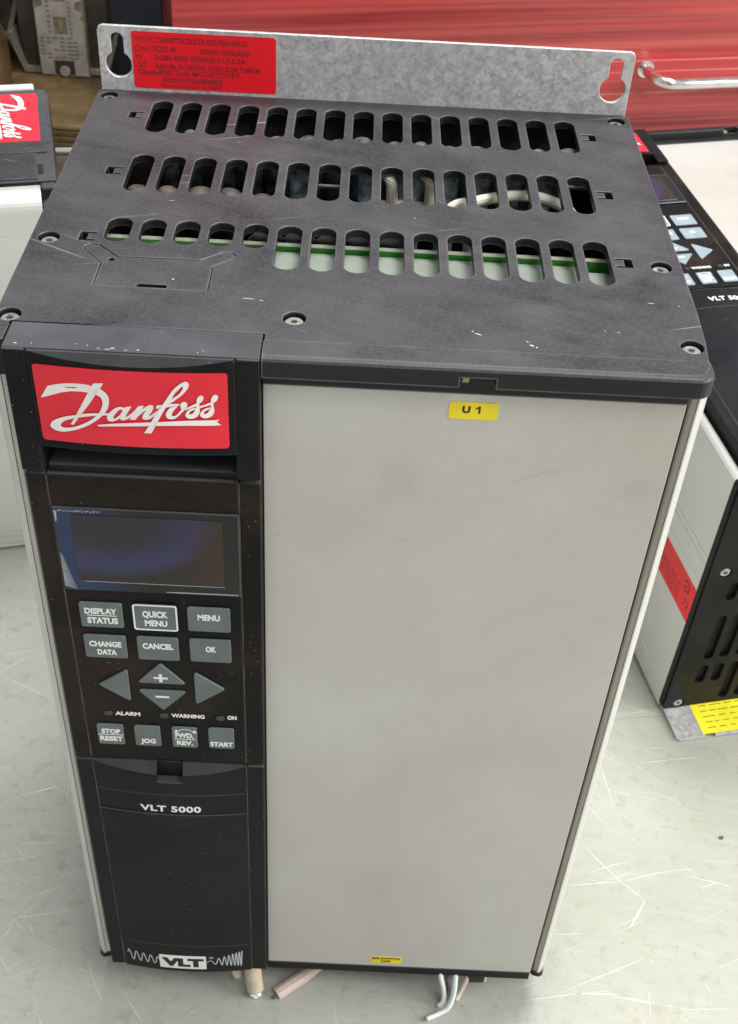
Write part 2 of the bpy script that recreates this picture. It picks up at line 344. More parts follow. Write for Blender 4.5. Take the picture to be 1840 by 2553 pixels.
LOGO_STRIPS = [([(-9.31,7.62),(-7.81,6.42),(-6.99,5.06),(-6.82,3.29),(-7.19,1.28),(-8.04,-0.6),(-9.9,-2.96),(-11.88,-4.8),(-14.33,-6.62),(-17.07,-8.12),(-19.93,-9.21),(-22.29,-9.78),(-24.26,-9.57),(-25.54,-8.81),(-26.04,-7.85)],[(-11.01,5.34),(-9.73,4.83),(-9.08,4.0),(-8.82,2.59),(-9.15,0.93),(-10.01,-0.96),(-11.21,-2.53),(-12.87,-4.16),(-14.99,-5.67),(-17.4,-7.04),(-19.78,-7.92),(-21.33,-8.11),(-22.23,-8.0),(-22.58,-7.76),(-22.68,-7.31)]),([(-26.04,-7.85),(-25.23,-6.34),(-23.55,-5.1),(-20.82,-3.84),(-17.39,-2.89),(-14.6,-2.09),(-10.21,-1.52),(-7.36,-1.24)],[(-22.68,-7.31),(-22.18,-6.32),(-20.68,-5.2),(-18.14,-4.17),(-16.58,-3.72),(-13.96,-3.07),(-11.21,-2.53),(-7.88,-2.09)]),([(-2.36,1.03),(-3.04,1.34),(-4.11,1.27),(-5.34,0.67),(-6.64,-0.52),(-7.58,-1.69),(-7.97,-2.75),(-7.89,-3.77),(-7.34,-4.24),(-6.5,-4.28),(-5.38,-3.79),(-4.25,-3.04)],[(-2.98,-0.03),(-3.24,0.36),(-3.65,0.39),(-4.22,0.03),(-4.94,-0.83),(-5.55,-1.68),(-6.0,-2.44),(-5.97,-3.03),(-5.68,-3.12),(-5.25,-2.9),(-4.66,-2.34),(-3.88,-1.55)]),([(2.87,-8.08),(4.51,-5.23),(6.54,-1.46),(8.26,1.44),(9.17,2.85),(10.68,5.34),(12.18,7.8),(13.63,9.48),(14.91,10.63),(16.29,11.32),(17.01,11.11),(17.32,10.3),(17.05,9.25),(16.24,7.88),(14.93,6.35),(13.38,4.96),(11.95,3.78),(10.92,3.06)],[(5.15,-7.97),(6.52,-5.14),(7.35,-3.41),(9.12,0.08),(10.1,1.89),(10.92,3.14),(12.17,5.38),(13.0,7.07),(14.05,8.29),(14.97,9.29),(15.41,9.55),(15.58,9.3),(15.42,8.62),(14.88,7.71),(14.22,6.79),(13.18,5.86),(12.02,4.92),(10.95,3.67)]),([(11.47,1.93),(10.53,0.75),(9.96,-0.51),(10.01,-1.59),(10.6,-2.28),(11.6,-2.4),(12.61,-2.14),(13.8,-1.02),(15.0,0.39),(15.65,1.02)],[(13.61,2.37),(12.68,1.27),(11.99,0.17),(11.69,-0.77),(11.91,-1.23),(12.41,-1.24),(13.06,-0.89),(13.86,0.06),(14.53,1.0),(14.67,1.31)]),([(15.93,1.64),(17.21,2.43),(19.25,3.6),(19.57,3.83)],[(15.77,0.95),(16.92,1.5),(19.2,2.53),(19.7,2.76)]),([(20.17,3.53),(20.08,2.76),(20.2,1.38),(19.95,-0.17),(19.02,-1.5),(17.87,-2.05),(16.75,-2.06),(15.96,-1.45),(15.82,-0.52),(16.37,0.57),(17.41,1.51),(19.05,2.06)],[(19.26,3.83),(19.27,2.76),(19.04,1.83),(18.69,0.91),(18.09,-0.03),(17.45,-0.42),(17.07,-0.5),(16.89,-0.43),(16.9,-0.2),(17.11,0.27),(17.76,0.9),(18.71,1.21)]),([(20.13,2.61),(21.58,3.07),(23.47,3.98),(23.84,4.13)],[(20.16,1.84),(21.55,2.38),(23.43,2.99),(23.8,3.06)]),([(24.39,3.82),(24.29,2.75),(24.48,1.21),(24.25,-0.18),(23.4,-1.26),(22.26,-1.8),(21.13,-1.8),(20.35,-1.1),(20.19,-0.32),(20.74,0.76),(21.77,1.69),(23.4,2.3)],[(23.56,3.98),(23.64,2.76),(23.39,1.84),(23.05,1.07),(22.46,0.14),(21.82,-0.25),(21.5,-0.29),(21.32,-0.17),(21.33,0.07),(21.6,0.53),(22.12,1.07),(23.0,1.38)]),([(-11.17,-5.88),(-5.48,-4.88),(5.32,-3.72),(7.38,-3.56),(15.71,-2.86),(25.17,-2.56)],[(-10.84,-6.4),(-5.57,-5.92),(6.42,-5.05),(6.78,-5.0),(15.61,-4.71),(25.1,-4.66)])]
# ------------------------------------------------------------------ script logo, traced stroke by stroke (mm, centred on its label)
def smooth(pts, n=4):
    P = [Vector(p) for p in pts]; E = [P[0]*2-P[1]]+P+[P[-1]*2-P[-2]]; Q = []
    for i in range(1, len(E)-2):
        for k in range(n):
            t = k/n; a, b, c, d = E[i-1], E[i], E[i+1], E[i+2]
            Q.append(.5*((2*b)+(c-a)*t+(2*a-5*b+4*c-d)*t*t+(3*b-a-3*c+d)*t*t*t))
    Q.append(P[-1]); return Q
def logo_mesh(cx, cz, y, f, s=1.0):
    mes = []; k = 0
    for poly in LOGO_POLYS:
        me = plate(poly, [], .05, 0)
        for v in me.vertices: v.co.x = v.co.x*s+cx; v.co.y = v.co.y*s+cz
        mes.append(front_place(me, y-.02*k, f)); k += 1
    for a, b in LOGO_STRIPS:
        A, B = smooth(a), smooth(b); n = len(A); vs = []
        for i in range(n):
            for p in (A[i], B[i]):
                x, z = p[0]*s+cx, p[1]*s+cz; vs.append((x, y-.05-.02*k-f(x), z))
        mes.append(raw(vs, [(2*i, 2*i+1, 2*i+3, 2*i+2) for i in range(n-1)], False)); k += 1
    return join(*mes)

def bulge_block(x0, x1, z0, z1, y0, yb, f, kch=0, n=28):
    """block whose front bulges by f(x); kch > 0 slopes its top forward edge down (lens shaped ledge)"""
    prof = []; vs = []; fs = []
    for i in range(n+1):
        x = x0+(x1-x0)*i/n; b = f(x)
        P = [(yb, z0), (yb, z1), (y0, z1), (y0-b, z1-kch*b-.0), (y0-b, z0)]
        vs += [(x, y, z) for y, z in P]
    for i in range(n):
        for j in range(5): fs.append((i*5+j, i*5+(j+1) % 5, (i+1)*5+(j+1) % 5, (i+1)*5+j))
    fs.append((0, 1, 2, 3, 4)); fs.append(tuple(n*5+j for j in range(5)))
    return raw(vs, fs)
def grid_label(x0, x1, z0, z1, y, f, n=24, r=1.0, t=.25):
    vs, fs = [], []
    xs = sorted(set([x0+(x1-x0)*i/n for i in range(n+1)]+[x0+.15*r, x0+.5*r, x0+r, x1-.15*r, x1-.5*r, x1-r]))
    for x in xs:
        d = min(x-x0, x1-x); c = r-math.sqrt(max(0, r*r-(r-d)**2)) if d < r else 0
        for yy in (y-f(x), y-t-f(x)): vs += [(x, yy, z0+c), (x, yy, z1-c)]
    m = len(xs)
    for i in range(m-1):
        a, b = i*4, (i+1)*4
        fs += [(a+2, b+2, b+3, a+3), (a, a+2, a+3, a+1) if i == 0 else (a+1, b+1, b+0, a+0), (a, b, b+2, a+2), (a+1, a+3, b+3, b+1)]
    fs.append((4*(m-1), 4*(m-1)+1, 4*(m-1)+3, 4*(m-1)+2))
    return raw(vs, fs)
def wire_strip(pts, wd, y, f=lambda x: 0, t=.08):
    """thin printed line through pts (x,z)"""
    vs, fs = [], []
    P = [Vector(p) for p in pts]
    for i, p in enumerate(P):
        d = (P[min(i+1, len(P)-1)]-P[max(i-1, 0)]).normalized(); nrm = Vector((-d.y, d.x))*wd/2
        for q in (p+nrm, p-nrm): vs.append((q.x, y-t-f(q.x), q.y))
    for i in range(len(P)-1): fs.append((2*i, 2*i+1, 2*i+3, 2*i+2))
    return raw(vs, fs, False)

def add_screws(root, pts, z, down=False):
    for x, y in pts:
        h = cyl((x, y, z), 2.9, 1.2, n=24, bev=.35)
        s = link(h, 'screw', 'screw', root, False)
        st = []
        for i in range(12):
            t = math.radians(30*i); r = 1.35 if i % 2 == 0 else .85
            st.append((x+r*math.cos(t), y+r*math.sin(t)))
        zz = (z-.66, z-.6) if down else (z+.6, z+.66)
        link(prism(st, *zz), 'screw_recess', 'socket', s)

BUTTONS = [  # name, x0,z0,x1,z1, lines [(text, x0, z0, x1, z1)], bars
 ('b', -91.4, 265.3, -76.2, 277.5, [('DISPLAY', -89.6, 272.1, -78.2, 275.0), ('STATUS', -89.0, 267.3, -78.1, 270.4)], [(-88.8, -78.4, 271.4)]),
 ('b', -72.3, 265.3, -57.1, 277.6, [('QUICK', -69.2, 271.6, -60.3, 274.8), ('MENU', -68.6, 267.2, -60.6, 270.2)], []),
 ('b', -53.3, 265.5, -38.2, 277.5, [('MENU', -49.7, 271.3, -41.8, 274.3)], []),
 ('b', -91.5, 249.2, -76.2, 261.0, [('CHANGE', -89.6, 255.2, -78.0, 258.1), ('DATA', -87.0, 251.0, -80.0, 253.8)], []),
 ('b', -72.3, 249.2, -57.3, 261.2, [('CANCEL', -70.3, 255.2, -59.2, 258.2)], []),
 ('b', -53.3, 249.4, -38.3, 261.3, [('OK', -47.5, 254.9, -43.7, 257.9)], []),
 ('s', -91.7, 198.8, -81.4, 210.8, [('STOP', -90.0, 205.6, -82.6, 208.3), ('RESET', -90.9, 201.0, -82.0, 203.9)], [(-91.4, -81.7, 204.9)]),
 ('s', -77.2, 198.8, -67.1, 210.8, [('JOG', -75.0, 200.6, -69.2, 203.4)], []),
 ('s', -62.6, 198.9, -52.8, 211.0, [('FWD.', -61.3, 204.9, -54.2, 207.9), ('REV.', -60.9, 200.4, -54.6, 203.1)], [(-61.7, -53.6, 204.1)]),
 ('s', -48.4, 199.2, -38.4, 211.4, [('START', -47.8, 200.6, -38.9, 203.3)], []),
]
def tri(a, b, c, r=1.0, n=4):
    P = [Vector(a), Vector(b), Vector(c)]; out = []
    for i in range(3):
        p, q, s = P[i-1], P[i], P[(i+1) % 3]
        u = (p-q).normalized(); v = (s-q).normalized(); half = math.acos(max(-1, min(1, u.dot(v))))/2
        d = r/math.tan(half); A, B = q+u*d, q+v*d
        for k in range(n+1):
            t = k/n; out.append(tuple(((1-t)**2)*A+2*t*(1-t)*q+t*t*B))
    return out

def build_drive(root, v):
    """v: dict of the few measures in which the two drives of this kind differ"""
    zb, D, up, top = v['zb'], v['D'], v['up'], v['top']
    fl = lambda x: 0
    bc = lambda x: 1.9*max(0, 1-((x+64.8)/30.8)**2)
    bd = lambda x: 2.6*max(0, 1-((x+64.8)/30.8)**2)
    full = v['full']
    # ---- housing
    grooves = [(58, .9), (63, .9), (76.5, .5), (168, .5), (D-18, .8)]
    def profile(sg):
        p = [(106.7, 3), (106.7, -1.5), (107.2, -1.5), (108.6, -.7), (109.6, .6), (110, 2.2)]
        for g, d in grooves: p += [(110, g-.8), (110-d, g-.3), (110-d, g+.3), (110, g+.8)]
        p += [(110, D), (107.6, D), (107.6, 3)]
        return [(x*sg, y) for x, y in p]
    for sg in (-1, 1):
        link(prism(profile(sg), zb+2, top-11), 'side_panel', 'silver', root)
        strip = [(103.5, 4), (103.7, 1.2), (104.3, .1), (105.2, -.5), (106.6, -.9), (106.6, 4)]
        link(prism([(x*sg, y) for x, y in strip], zb+2, top-11), 'trim_strip', 'silver_shaded' if sg > 0 else 'silver', root)
        cap = [(103.4, 4), (103.5, .8), (105, -1), (108, -1.7), (109.8, -.7), (110.3, 1.8), (110.3, D-4), (103.5, D-4)]
        link(prism([(x*sg, y) for x, y in cap], zb-1.6, zb+1.9), 'corner_cap', 'black', root)
    link(join(box(-103, 103, 2.2, 60, zb+1, top-52, 0), box(-103, 103, 58, D-1, zb+1, top-95, 0), box(-103, 103, D-3.5, D-1.5, zb+1, top-3.6, 0),  # dark back wall added so the slots read nearly black
              box(-107.4, -102.9, 3.2, D-.5, zb+2, top-3.5, 0), box(102.9, 107.4, 3.2, D-.5, zb+2, top-3.5, 0)), 'chassis', 'inner', root)
    # back plate with the two hanging flanges
    zt = top+25.7; z0 = v['flange']
    holes = []
    for cx in (-100.3, 101):
        for sgn, cz in ((1, top+10.3), (-1, zb-9)):
            a0 = math.asin(2.6/5.3)
            pts = [(cx+5.3*math.sin(t), cz-5.3*math.cos(t)*1) for t in [(-math.pi+a0)+(2*math.pi-2*a0)*i/22 for i in range(23)]]
            if sgn > 0:
                zz = top+20.4
                pts += [(cx+2.6*math.cos(t), zz+2.6*math.sin(t)) for t in [math.pi*i/10 for i in range(11)]]
                holes.append(pts)
            elif z0 < cz-10: pass
    if z0 < zb-12:
        # open hook slots in the lower edge
        lo = []
        for cx, s in ((-86.5, 1), (86.5, -1)):
            lo += [(cx-3.2, z0), (cx-3.2, z0+4), (cx-4.4, z0+7.5), (cx-2.5, z0+11), (cx+1, z0+11.5), (cx+3.2, z0+8.5), (cx+3.2, z0)]
        body = [(-108, z0+1.5), (-106.5, z0)]+lo+[(106.5, z0), (108, z0+1.5)]+[(108, zt-2), (107.4, zt-.6), (106, zt), (-106, zt), (-107.4, zt-.6), (-108, zt-2)]
    else: body = rr(-108, z0, 108, zt, 2)
    link(front_place(plate(body, holes, 1.9, .2), D+1.9), 'back_plate', 'galv', root)
    # rating label
    if full:
        y = D
        lab = link(front_place(plate(rr(-94.4, top+1.2, -36.3, top+24.1, 1.2), [], .12, .02), y), 'rating_label', 'rating_red', root)
        rows = [('T/C:VLT5008PT5C20STR3DLF00A00C0', -93.0, -48.0, 19.9), ('C/N:175Z0148', -93.2, -76.5, 16.3), ('S/N:051538G063', -67.0, -47.2, 16.1),
                ('IN', -92.9, -90.6, 12.9), ('3x380-500V 50/60Hz 9.1A 8.3A', -85.5, -48.6, 12.9), ('OUT', -92.9, -89.2, 9.7),
                ('3x0-Uin 0-1000Hz 10.0A 8.2A 7.6kVA', -85.5, -42.6, 9.5), ('Chassis/IP20. Tamb MAX.45\u00b0C/113\u00b0F', -92.6, -51.0, 6.9), ('*670242701 5142*', -83.6, -58.7, 2.0)]
        mes = []
        for s, a, b, z in rows:
            h = 2.3 if z > 3 else 1.3
            mes.append(front_place(text_mesh(s, a, top+z, b, top+z+h, .028), y-.13))
        x = -83.0; rb = random.Random(3)
        while x < -58.6:
            wd = rb.choice((.25, .25, .5, .7)); mes.append(front_place(plate([(x, top+3.9), (x+wd, top+3.9), (x+wd, top+6.1), (x, top+6.1)], [], .05, 0), y-.13)); x += wd+rb.choice((.25, .3, .5))
        link(join(*mes), 'lettering', 'ink_dark', lab)
    # ---- top cover
    L = (-1 if True else 1)
    outline = [(-109.2, D-2), (-107.2, D-.1), (107.6, D-.1), (109.4, D-2), (109.4, 120), (109.4, 60), (109.3, 30), (108.6, 12), (107.6, 2), (107.0, -1.2), (105.8, -4), (104.0, -5.7), (101.5, -6.4), (88, -6.4), (66, -6.4), (44, -6.4), (22, -6.4), (0, -6.4), (-26.2, -6.4), (-26.2, 5), (-50, 5), (-75, 5), (-102.7, 5), (-102.7, 3), (-108.6, 3)]
    hs = []; scr = [(-104, 178), (103.6, 177.6), (-102.7, 57.6), (102.4, 58), (-104.2, 8.9), (103.9, 9.4), (-18, 14.5)]
    if full:
        for i in range(15):
            x = -80.8+i*162.2/14; e = i in (0, 14)
            hs.append(slot(x, 144.6, 174.7, 8.1)); hs.append(slot(x, 94.0, 124.0, 8.1)); hs.append(slot(x, 57.0 if i < 5 else 44.0, 73.6, 8.3))
        for sg in (-1, 1):
            for cy in (160, 109.6, 59.6):
                a = [(-92.9, -2.9), (-92.9, 2.9), (-87.3, 2.9), (-87.3, 2.0), (-90.2, 2.0), (-90.2, -2.0), (-87.3, -2.0), (-87.3, -2.9)]
                hs.append([(-x*sg*1.0 if sg > 0 else x, cy+y) for x, y in a])
        hs += [circ(x, y, 3.6) for x, y in scr[:6]]+[circ(-18, 14.5, 3.6)]
        ko = [(-89.3, 50.6), (-89.9, 53), (-88, 54.6), (-85.2, 54.4), (-77.9, 47.0), (-50.8, 47.2), (-44.2, 52.9), (-41, 53.2), (-39.4, 51.2), (-40.2, 49.2), (-46.3, 43.4), (-46.2, 27.6), (-82.6, 27.9), (-82.7, 42.5)]
        hs.append(ko)
        cxk, cyk = -64.5, 40.
        ins = []
        n = len(ko)
        for i in range(n):
            p, q, s_ = Vector(ko[i-1]), Vector(ko[i]), Vector(ko[(i+1) % n])
            d1 = (q-p).normalized(); d2 = (s_-q).normalized(); nn = (Vector((-d1.y, d1.x))+Vector((-d2.y, d2.x)))
            area_ccw = sum(ko[j][0]*ko[(j+1) % n][1]-ko[(j+1) % n][0]*ko[j][1] for j in range(n)) > 0
            nn = nn.normalized()*(1 if area_ccw else -1); ins.append(tuple(q+nn*.3))
        kp = link(top_place(plate(ins, [circ(-79.6, 45.0, 1.1, 12), rr(-69, 28.6, -59.4, 30.6, .5)], 3.0, .15), top-3.15), 'knockout_tab', 'lid', root)
    if full: link(top_place(plate([(-91.5, 56), (-38, 56), (-38, 26), (-91.5, 26)], [circ(-79.6, 45.0, 1.3, 12), rr(-69.2, 28.4, -59.2, 30.8, .5)], .6, 0), top-4.2), 'knockout_backing', 'dust_grey', root)
    pl = top_place(plate(outline, hs, 3.2, .3), top-3.2)
    # rounded lip along the front, right of the logo block, with its small window
    def ring(ins, z, x0, x1, back=1.5):
        xr = x1-ins; yf = -8.7+ins; r = max(6-ins, 1); pts = [(x0, back), (x0, yf)]
        if x1 > 100:
            for i in range(7):
                t = math.radians(-90+90*i/6); pts.append((xr-r+r*math.cos(t), yf+r+r*math.sin(t)))
        else: pts.append((x1, yf))
        pts.append((xr if x1 > 100 else x1, back)); return [(x, y, z) for x, y in pts]
    def tiers(levels, x0, x1):
        vs = []; fs = []; n = None
        for ins, z in levels:
            r = ring(ins, z, x0, x1); n = len(r); vs += r
        for k in range(len(levels)-1):
            for i in range(n): fs.append((k*n+i, k*n+(i+1) % n, (k+1)*n+(i+1) % n, (k+1)*n+i))
        fs.append(tuple(range(n))); fs.append(tuple(range((len(levels)-1)*n, len(levels)*n)))
        return raw(vs, fs)
    lip = tiers([(0, top-3.2), (0, top-2.0), (.22, top-1.15), (.75, top-.5), (1.5, top-.16), (2.5, top-.1)], -26.3, 108.7)
    lo1 = tiers([(0, top-6.8), (0, top-3.22)], -26.3, 32.5); lo2 = tiers([(0, top-6.8), (0, top-3.22)], 43.4, 108.7)
    ear = box(-109, -102.9, -5, 3, top-13, top-.02, .5)
    sk = join(box(-108.8, -106.2, 3, D-.3, top-12.5, top-3.2, 0), box(106.3, 109.3, 3, D-.3, top-12.5, top-3.2, 0))
    tc = link(join(pl, lip, lo1, lo2, ear, sk), 'top_cover', 'lid', root)
    link(box(31, 45, -4.6, 2, top-6.9, top-3.3, 0), 'window_backing', 'dark', root)
    link(box(33.2, 35.6, -6.6, -4.65, top-6.4, top-3.6, .5), 'latch_tab', 'brass', root)
    if full: add_screws(root, scr, top-1.9)
    # ---- front panel
    px = v['px']; pt = top-12.9; pb = zb+4.6
    link(front_place(plate(rr(px, pb, 102.9, pt, .5), [], 1.4, .25), -1.6), 'front_panel', 'panel', root)
    link(join( box(px-.2, 102.8, -3.2, 3, zb-1.8, pb-.25, .4),
              box(102.95, 103.45, -1.2, 2, pb, pt, 0), box(-26.9, px-.3, -4, 2, zb, top-13, .2)), 'panel_frame', 'black', root)
    if full:
        u1 = link(front_place(plate(rr(30.8, 360.5, 46.0, 366.9, 1.0), [], .2, .05), -3.0), 'tag_label', 'yellow', root)
        link(join(front_place(text_mesh('U', 34.9, 362.9, 37.4, 365.6, .05), -3.21), front_place(plate([(39.9, 362.9), (40.5, 362.9), (40.5, 365.6), (40.0, 365.6), (39.0, 364.9), (39.0, 364.4), (39.9, 364.8)], [], .05, 0), -3.21)), 'lettering', 'ink_black', u1)
        r1 = link(front_place(plate(rr(24.2, 29.3, 38.9, 35.6, .8), [], .2, .05), -3.0), 'tag_label', 'yellow', root)
        link(join(front_place(text_mesh('RFI-SWITCH', 24.6, 33.0, 38.0, 35.0, .04), -3.21), front_place(text_mesh('OFF', 28.7, 30.3, 33.6, 32.2, .04), -3.21)), 'lettering', 'ink_black', r1)
    link(box(px-.1, 103.2, -3.3, 2, pt+.22, top-6.9, .3), 'panel_rim', 'lid', root)
    # ---- brand block
    t = top
    zl0, zl1 = 350.2+up, 378.0+up
    cb = join(bulge_block(-94.9, -34.2, 347.3+up, t-.3, -9.8, 3, bc, 1.6),
              box(-102.4, -95.7, -9.8, 4.5, 337.1+up, t-.1, .45), box(-33.6, -26.7, -9.8, 4.5, 337.1+up, t-.1, .45),
              box(-102.4, -26.7, -9.2, 4.7, t-2.2, t+.25, .5), box(-95.75, -94.9, -9.4, 3, 337.2+up, t-1, .2), box(-34.25, -33.5, -9.4, 3, 337.2+up, t-1, .2))
    blk = link(cb, 'brand_block', 'black', root)
    link(box(-96, -33, 1, 3, 333+up, 349+up, 0), 'grip_recess', 'dark', root)
    bl = link(grid_label(-93.8, -36.2, zl0, zl1, -9.85, bc), 'brand_label', 'red_label', root)
    link(logo_mesh(-64.8, 364+up, -10.14, bc), 'lettering', 'logo_white', bl)
    # ---- keypad
    kb = v['kb']; kt = 334.7+up
    y = -8
    kp = join(box(-102.3, -95.95, y, 1, kb, kt, .5), box(-95.55, -34.15, y, 1, kb+.3, kt, .5), box(-33.75, -26.9, y, 1, kb, kt, .5), box(-97, -30, y+1.2, 0, kb+1, kt-1, 0))
    kp2 = prism([(-94.4, 0), (-94.4, 3), (-94.4, 3)], 0, 0) if False else box(-94.8, -33.6, -6.9, 1.2, kt-.5, kt+3.2, .6)
    link(join(kp, kp2), 'keypad_panel', 'keypad', root)
    link(join(box(-95.97, -95.53, y+.12, y+1.4, kb+.5, kt-.6, 0), box(-34.17, -33.73, y+.12, y+1.4, kb+.5, kt-.6, 0)), 'dusty_seam', 'dust_line', root)
    # display
    d0, d1 = 283.4+up, 320.6+up
    dsp = link(front_place(plate(rr(-95.3, d0, -34.4, d1, .6), [], .5, .15), y), 'display_window', 'bezel', root)
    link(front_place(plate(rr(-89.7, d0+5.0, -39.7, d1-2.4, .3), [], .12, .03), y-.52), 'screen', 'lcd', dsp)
    fr = [front_place(plate([(-95.3, d1-.1), (-34.4, d1-.1), (-34.4, d1+.55), (-95.3, d1+.55)], [], .5, .1), y),
          front_place(plate([(-34.6, d0), (-34.1, d0), (-34.1, d1), (-34.6, d1)], [], .6, .1), y)]
    link(join(*fr), 'window_edge', 'lens_grey', dsp)
    fr = [front_place(plate([(-88, d0+4.3), (-39.7, d0+4.3), (-39.7, d0+4.5), (-88, d0+4.5)], [], .1, 0), y-.5),
          front_place(plate([(-60, d0+.7), (-35, d0+.7), (-35, d0+1.2), (-60, d0+1.0)], [], .12, 0), y-.5)]
    if full:
        rb = random.Random(5)
        for i in range(15):
            z = d0+1+i*1.05; x = -95.0; l = 3.4*(1-i/15)+.8
            fr.append(front_place(plate([(x, z+.9), (x+l, z-.6), (x+l*.9, z-.2), (x, z+1.4+rb.random()*.3)], [], .06, 0), y-.52))
        for i in range(12):
            x = -94.5+i*1.25; l = 1.2+rb.random()*1.4
            fr.append(front_place(plate([(x, d1-1.5), (x+l, d1-.6), (x+l, d1-.45), (x, d1-1.2)], [], .06, 0), y-.52))
        fr.append(front_place(plate([(-95, d1-1), (-94, d1-1), (-94.4, d1-5.5), (-94.8, d1-6)], [], .06, 0), y-.52))
    link(join(*fr), 'film_scuff', 'film_white', dsp)
    # buttons
    bm_ = v['button']
    for kind, x0, z0_, x1, z1, lines, bars in BUTTONS:
        b = link(front_place(plate(rr(x0, z0_, x1, z1, .9), [], .85, .25), y), 'button', bm_, root)
        mes = [front_place(text_mesh(s, a, c, d, e, .042), y-.86) for s, a, c, d, e in lines]
        for a, c, z in bars: mes.append(front_place(plate([(a, z-.18), (c, z-.18), (c, z+.18), (a, z+.18)], [], .05, 0), y-.86))
        if lines[0][0] == 'FWD.':
            mes.append(wire_strip([(-60.9+7.2*i/10, 208.6+1.5*math.sin(math.pi*i/10)) for i in range(11)], .35, y-.86))
            for s in (-1, 1):
                cx = -57.3+s*3.6; mes.append(front_place(plate([(cx+s*.9, 208.0), (cx-s*.9, 208.3), (cx-s*.1, 209.9)], [], .05, 0), y-.86))
        link(join(*mes), 'lettering', 'white_print', b)
        if lines[0][0] == 'QUICK':
            link(front_place(plate(rr(x0-.25, z0_-.25, x1+.25, z1+.25, 1.0), [rr(x0+.35, z0_+.35, x1-.35, z1-.35, .7)], .1, 0), y-.86), 'white_border', 'white_print', b)
    for pts, sgn in (([(-88.6, 234.1), (-77.0, 243.4), (-77.0, 225.2)], ''), ([(-64.7, 247.4), (-55.4, 236.2), (-74.0, 236.2)], '+'),
                     ([(-74.2, 232.2), (-55.4, 232.2), (-64.9, 220.9)], '-'), ([(-52.5, 243.5), (-41.0, 234.4), (-52.4, 225.0)], '')):
        b = link(front_place(plate(tri(*pts, r=.9), [], .85, .25), y), 'arrow_button', bm_, root)
        if sgn:
            zc = 239.4 if sgn == '+' else 228.8; mes = [front_place(plate([(-67.5, zc-.5), (-62.3, zc-.5), (-62.3, zc+.5), (-67.5, zc+.5)], [], .05, 0), y-.86)]
            if sgn == '+': mes += [front_place(plate([(-65.5, zc-2.2), (-64.3, zc-2.2), (-64.3, zc-.51), (-65.5, zc-.51)], [], .05, 0), y-.86), front_place(plate([(-65.5, zc+.51), (-64.3, zc+.51), (-64.3, zc+2.2), (-65.5, zc+2.2)], [], .05, 0), y-.86)]
            link(join(*mes), 'lettering', 'white_print', b)
    for x in (-86.5, -65, -43.4): link(front_place(plate(rr(x-1.7, 215.6, x+1.7, 218.4, 1.3), [], .3, .1), y), 'indicator_light', 'led', root)
    kl = [('ALARM', -83.9, 215.9, -74.3, 218.1), ('WARNING', -62.3, 216.1, -49.5, 218.3), ('ON', -40.8, 216.3, -37.2, 218.6)]
    link(join(*[front_place(text_mesh(s, a, b, c, d, .045), y-.01) for s, a, b, c, d in kl]), 'lettering', 'white_print', root)
    # ---- lower door
    dt = kb-1.4; nx0, nx1 = v['notch']; b0 = zb+5.5
    z1_ = dt-10.2
    rails = join(box(-102.2, -95.95, y, 1, b0-.5, dt, .5), box(-33.75, -27.0, y, 1, b0-.5, dt, .5), box(-97, -30, y+1.2, 0, b0, dt-1, 0))
    cen = [bulge_block(-95.55, nx0, z1_, dt-.2, y, 0, bd, 1.9, 12), bulge_block(nx1, -34.15, z1_, dt-.2, y, 0, bd, 1.9, 12),
           bulge_block(-95.55, -34.15, v['band'][1]+.15, z1_, y, 0, bd), bulge_block(-95.55, -34.15, v['band'][0]+.15, v['band'][1]-.15, y+.35, 0, bd),
           bulge_block(-95.55, -34.15, zb+28.5, v['band'][0]-.15, y, 0, bd), bulge_block(-95.55, -34.15, b0-1.5, zb+28.2, y+.3, 0, bd)]
    link(join(rails, *cen), 'terminal_door', 'door', root)
    link(box(nx0-.3, nx1+.3, -6.4, -1, z1_-1, dt-.5, .3), 'door_latch', 'dark', root)
    xs = [-94.8+60.0*i/24 for i in range(25)]
    seams = [box(-95.97, -95.53, y+.12, y+1.4, b0, dt-.6, 0), box(-34.17, -33.73, y+.12, y+1.4, b0, dt-.6, 0)]
    for z in (v['band'][0], v['band'][1]): seams.append(wire_strip([(x, z) for x in xs], .3, y+.02, bd))
    seams.append(wire_strip([(x, zb+28.35) for x in xs], .35, y+.02, bd))
    link(join(*seams), 'dusty_seam', 'dust_line', root)
    tx, tz = v['text']
    link(front_place(text_mesh('VLT 5000', tx, tz, tx+25.2, tz+4.1, .03, space=1.06), y+.2, bd), 'lettering', 'white_print', root)
    if full:
        lb = link(front_place(plate(rr(-78.3, 28.8, -55.8, 40.6, .3), [], .1, 0), y-.0, bd) if False else grid_label(-78.3, -55.8, 28.8, 40.6, y+.25, bd, 12, .4, .1), 'emblem_plate', 'white_print', root)
        link(front_place(text_mesh('VLT', -77.3, 30.6, -56.9, 38.6, .07), y+.13, bd), 'lettering', 'ink_black', lb)
        mes = []
        pts = []
        for i in range(141):
            u = i/140; x = -93.6+15.2*u; amp = 4.4*(1-.25*u); pts.append((x, 36.9-2.3*u+amp*math.sin(2*math.pi*4.4*u+.3)))
        mes.append(wire_strip(pts, .5, y+.22, bd, .02)); pts = []
        for i in range(201):
            u = i/200; x = -55.6+17.2*u; amp = .6+6.4*u**.9; pts.append((x, 35.0+2.6*u+amp*math.sin(2*math.pi*(1.6*u+5.6*u*u)+.2)))
        mes.append(wire_strip(pts, .5, y+.22, bd, .02))
        mes.append(wire_strip([(-53.2+1.1*math.cos(t/12*2*math.pi), 39.4+.9*math.sin(t/12*2*math.pi)) for t in range(13)], .22, y+.22, bd, .03))
        mes.append(front_place(text_mesh('R', -53.7, 38.9, -52.7, 40.0, .02), y+.22, bd))
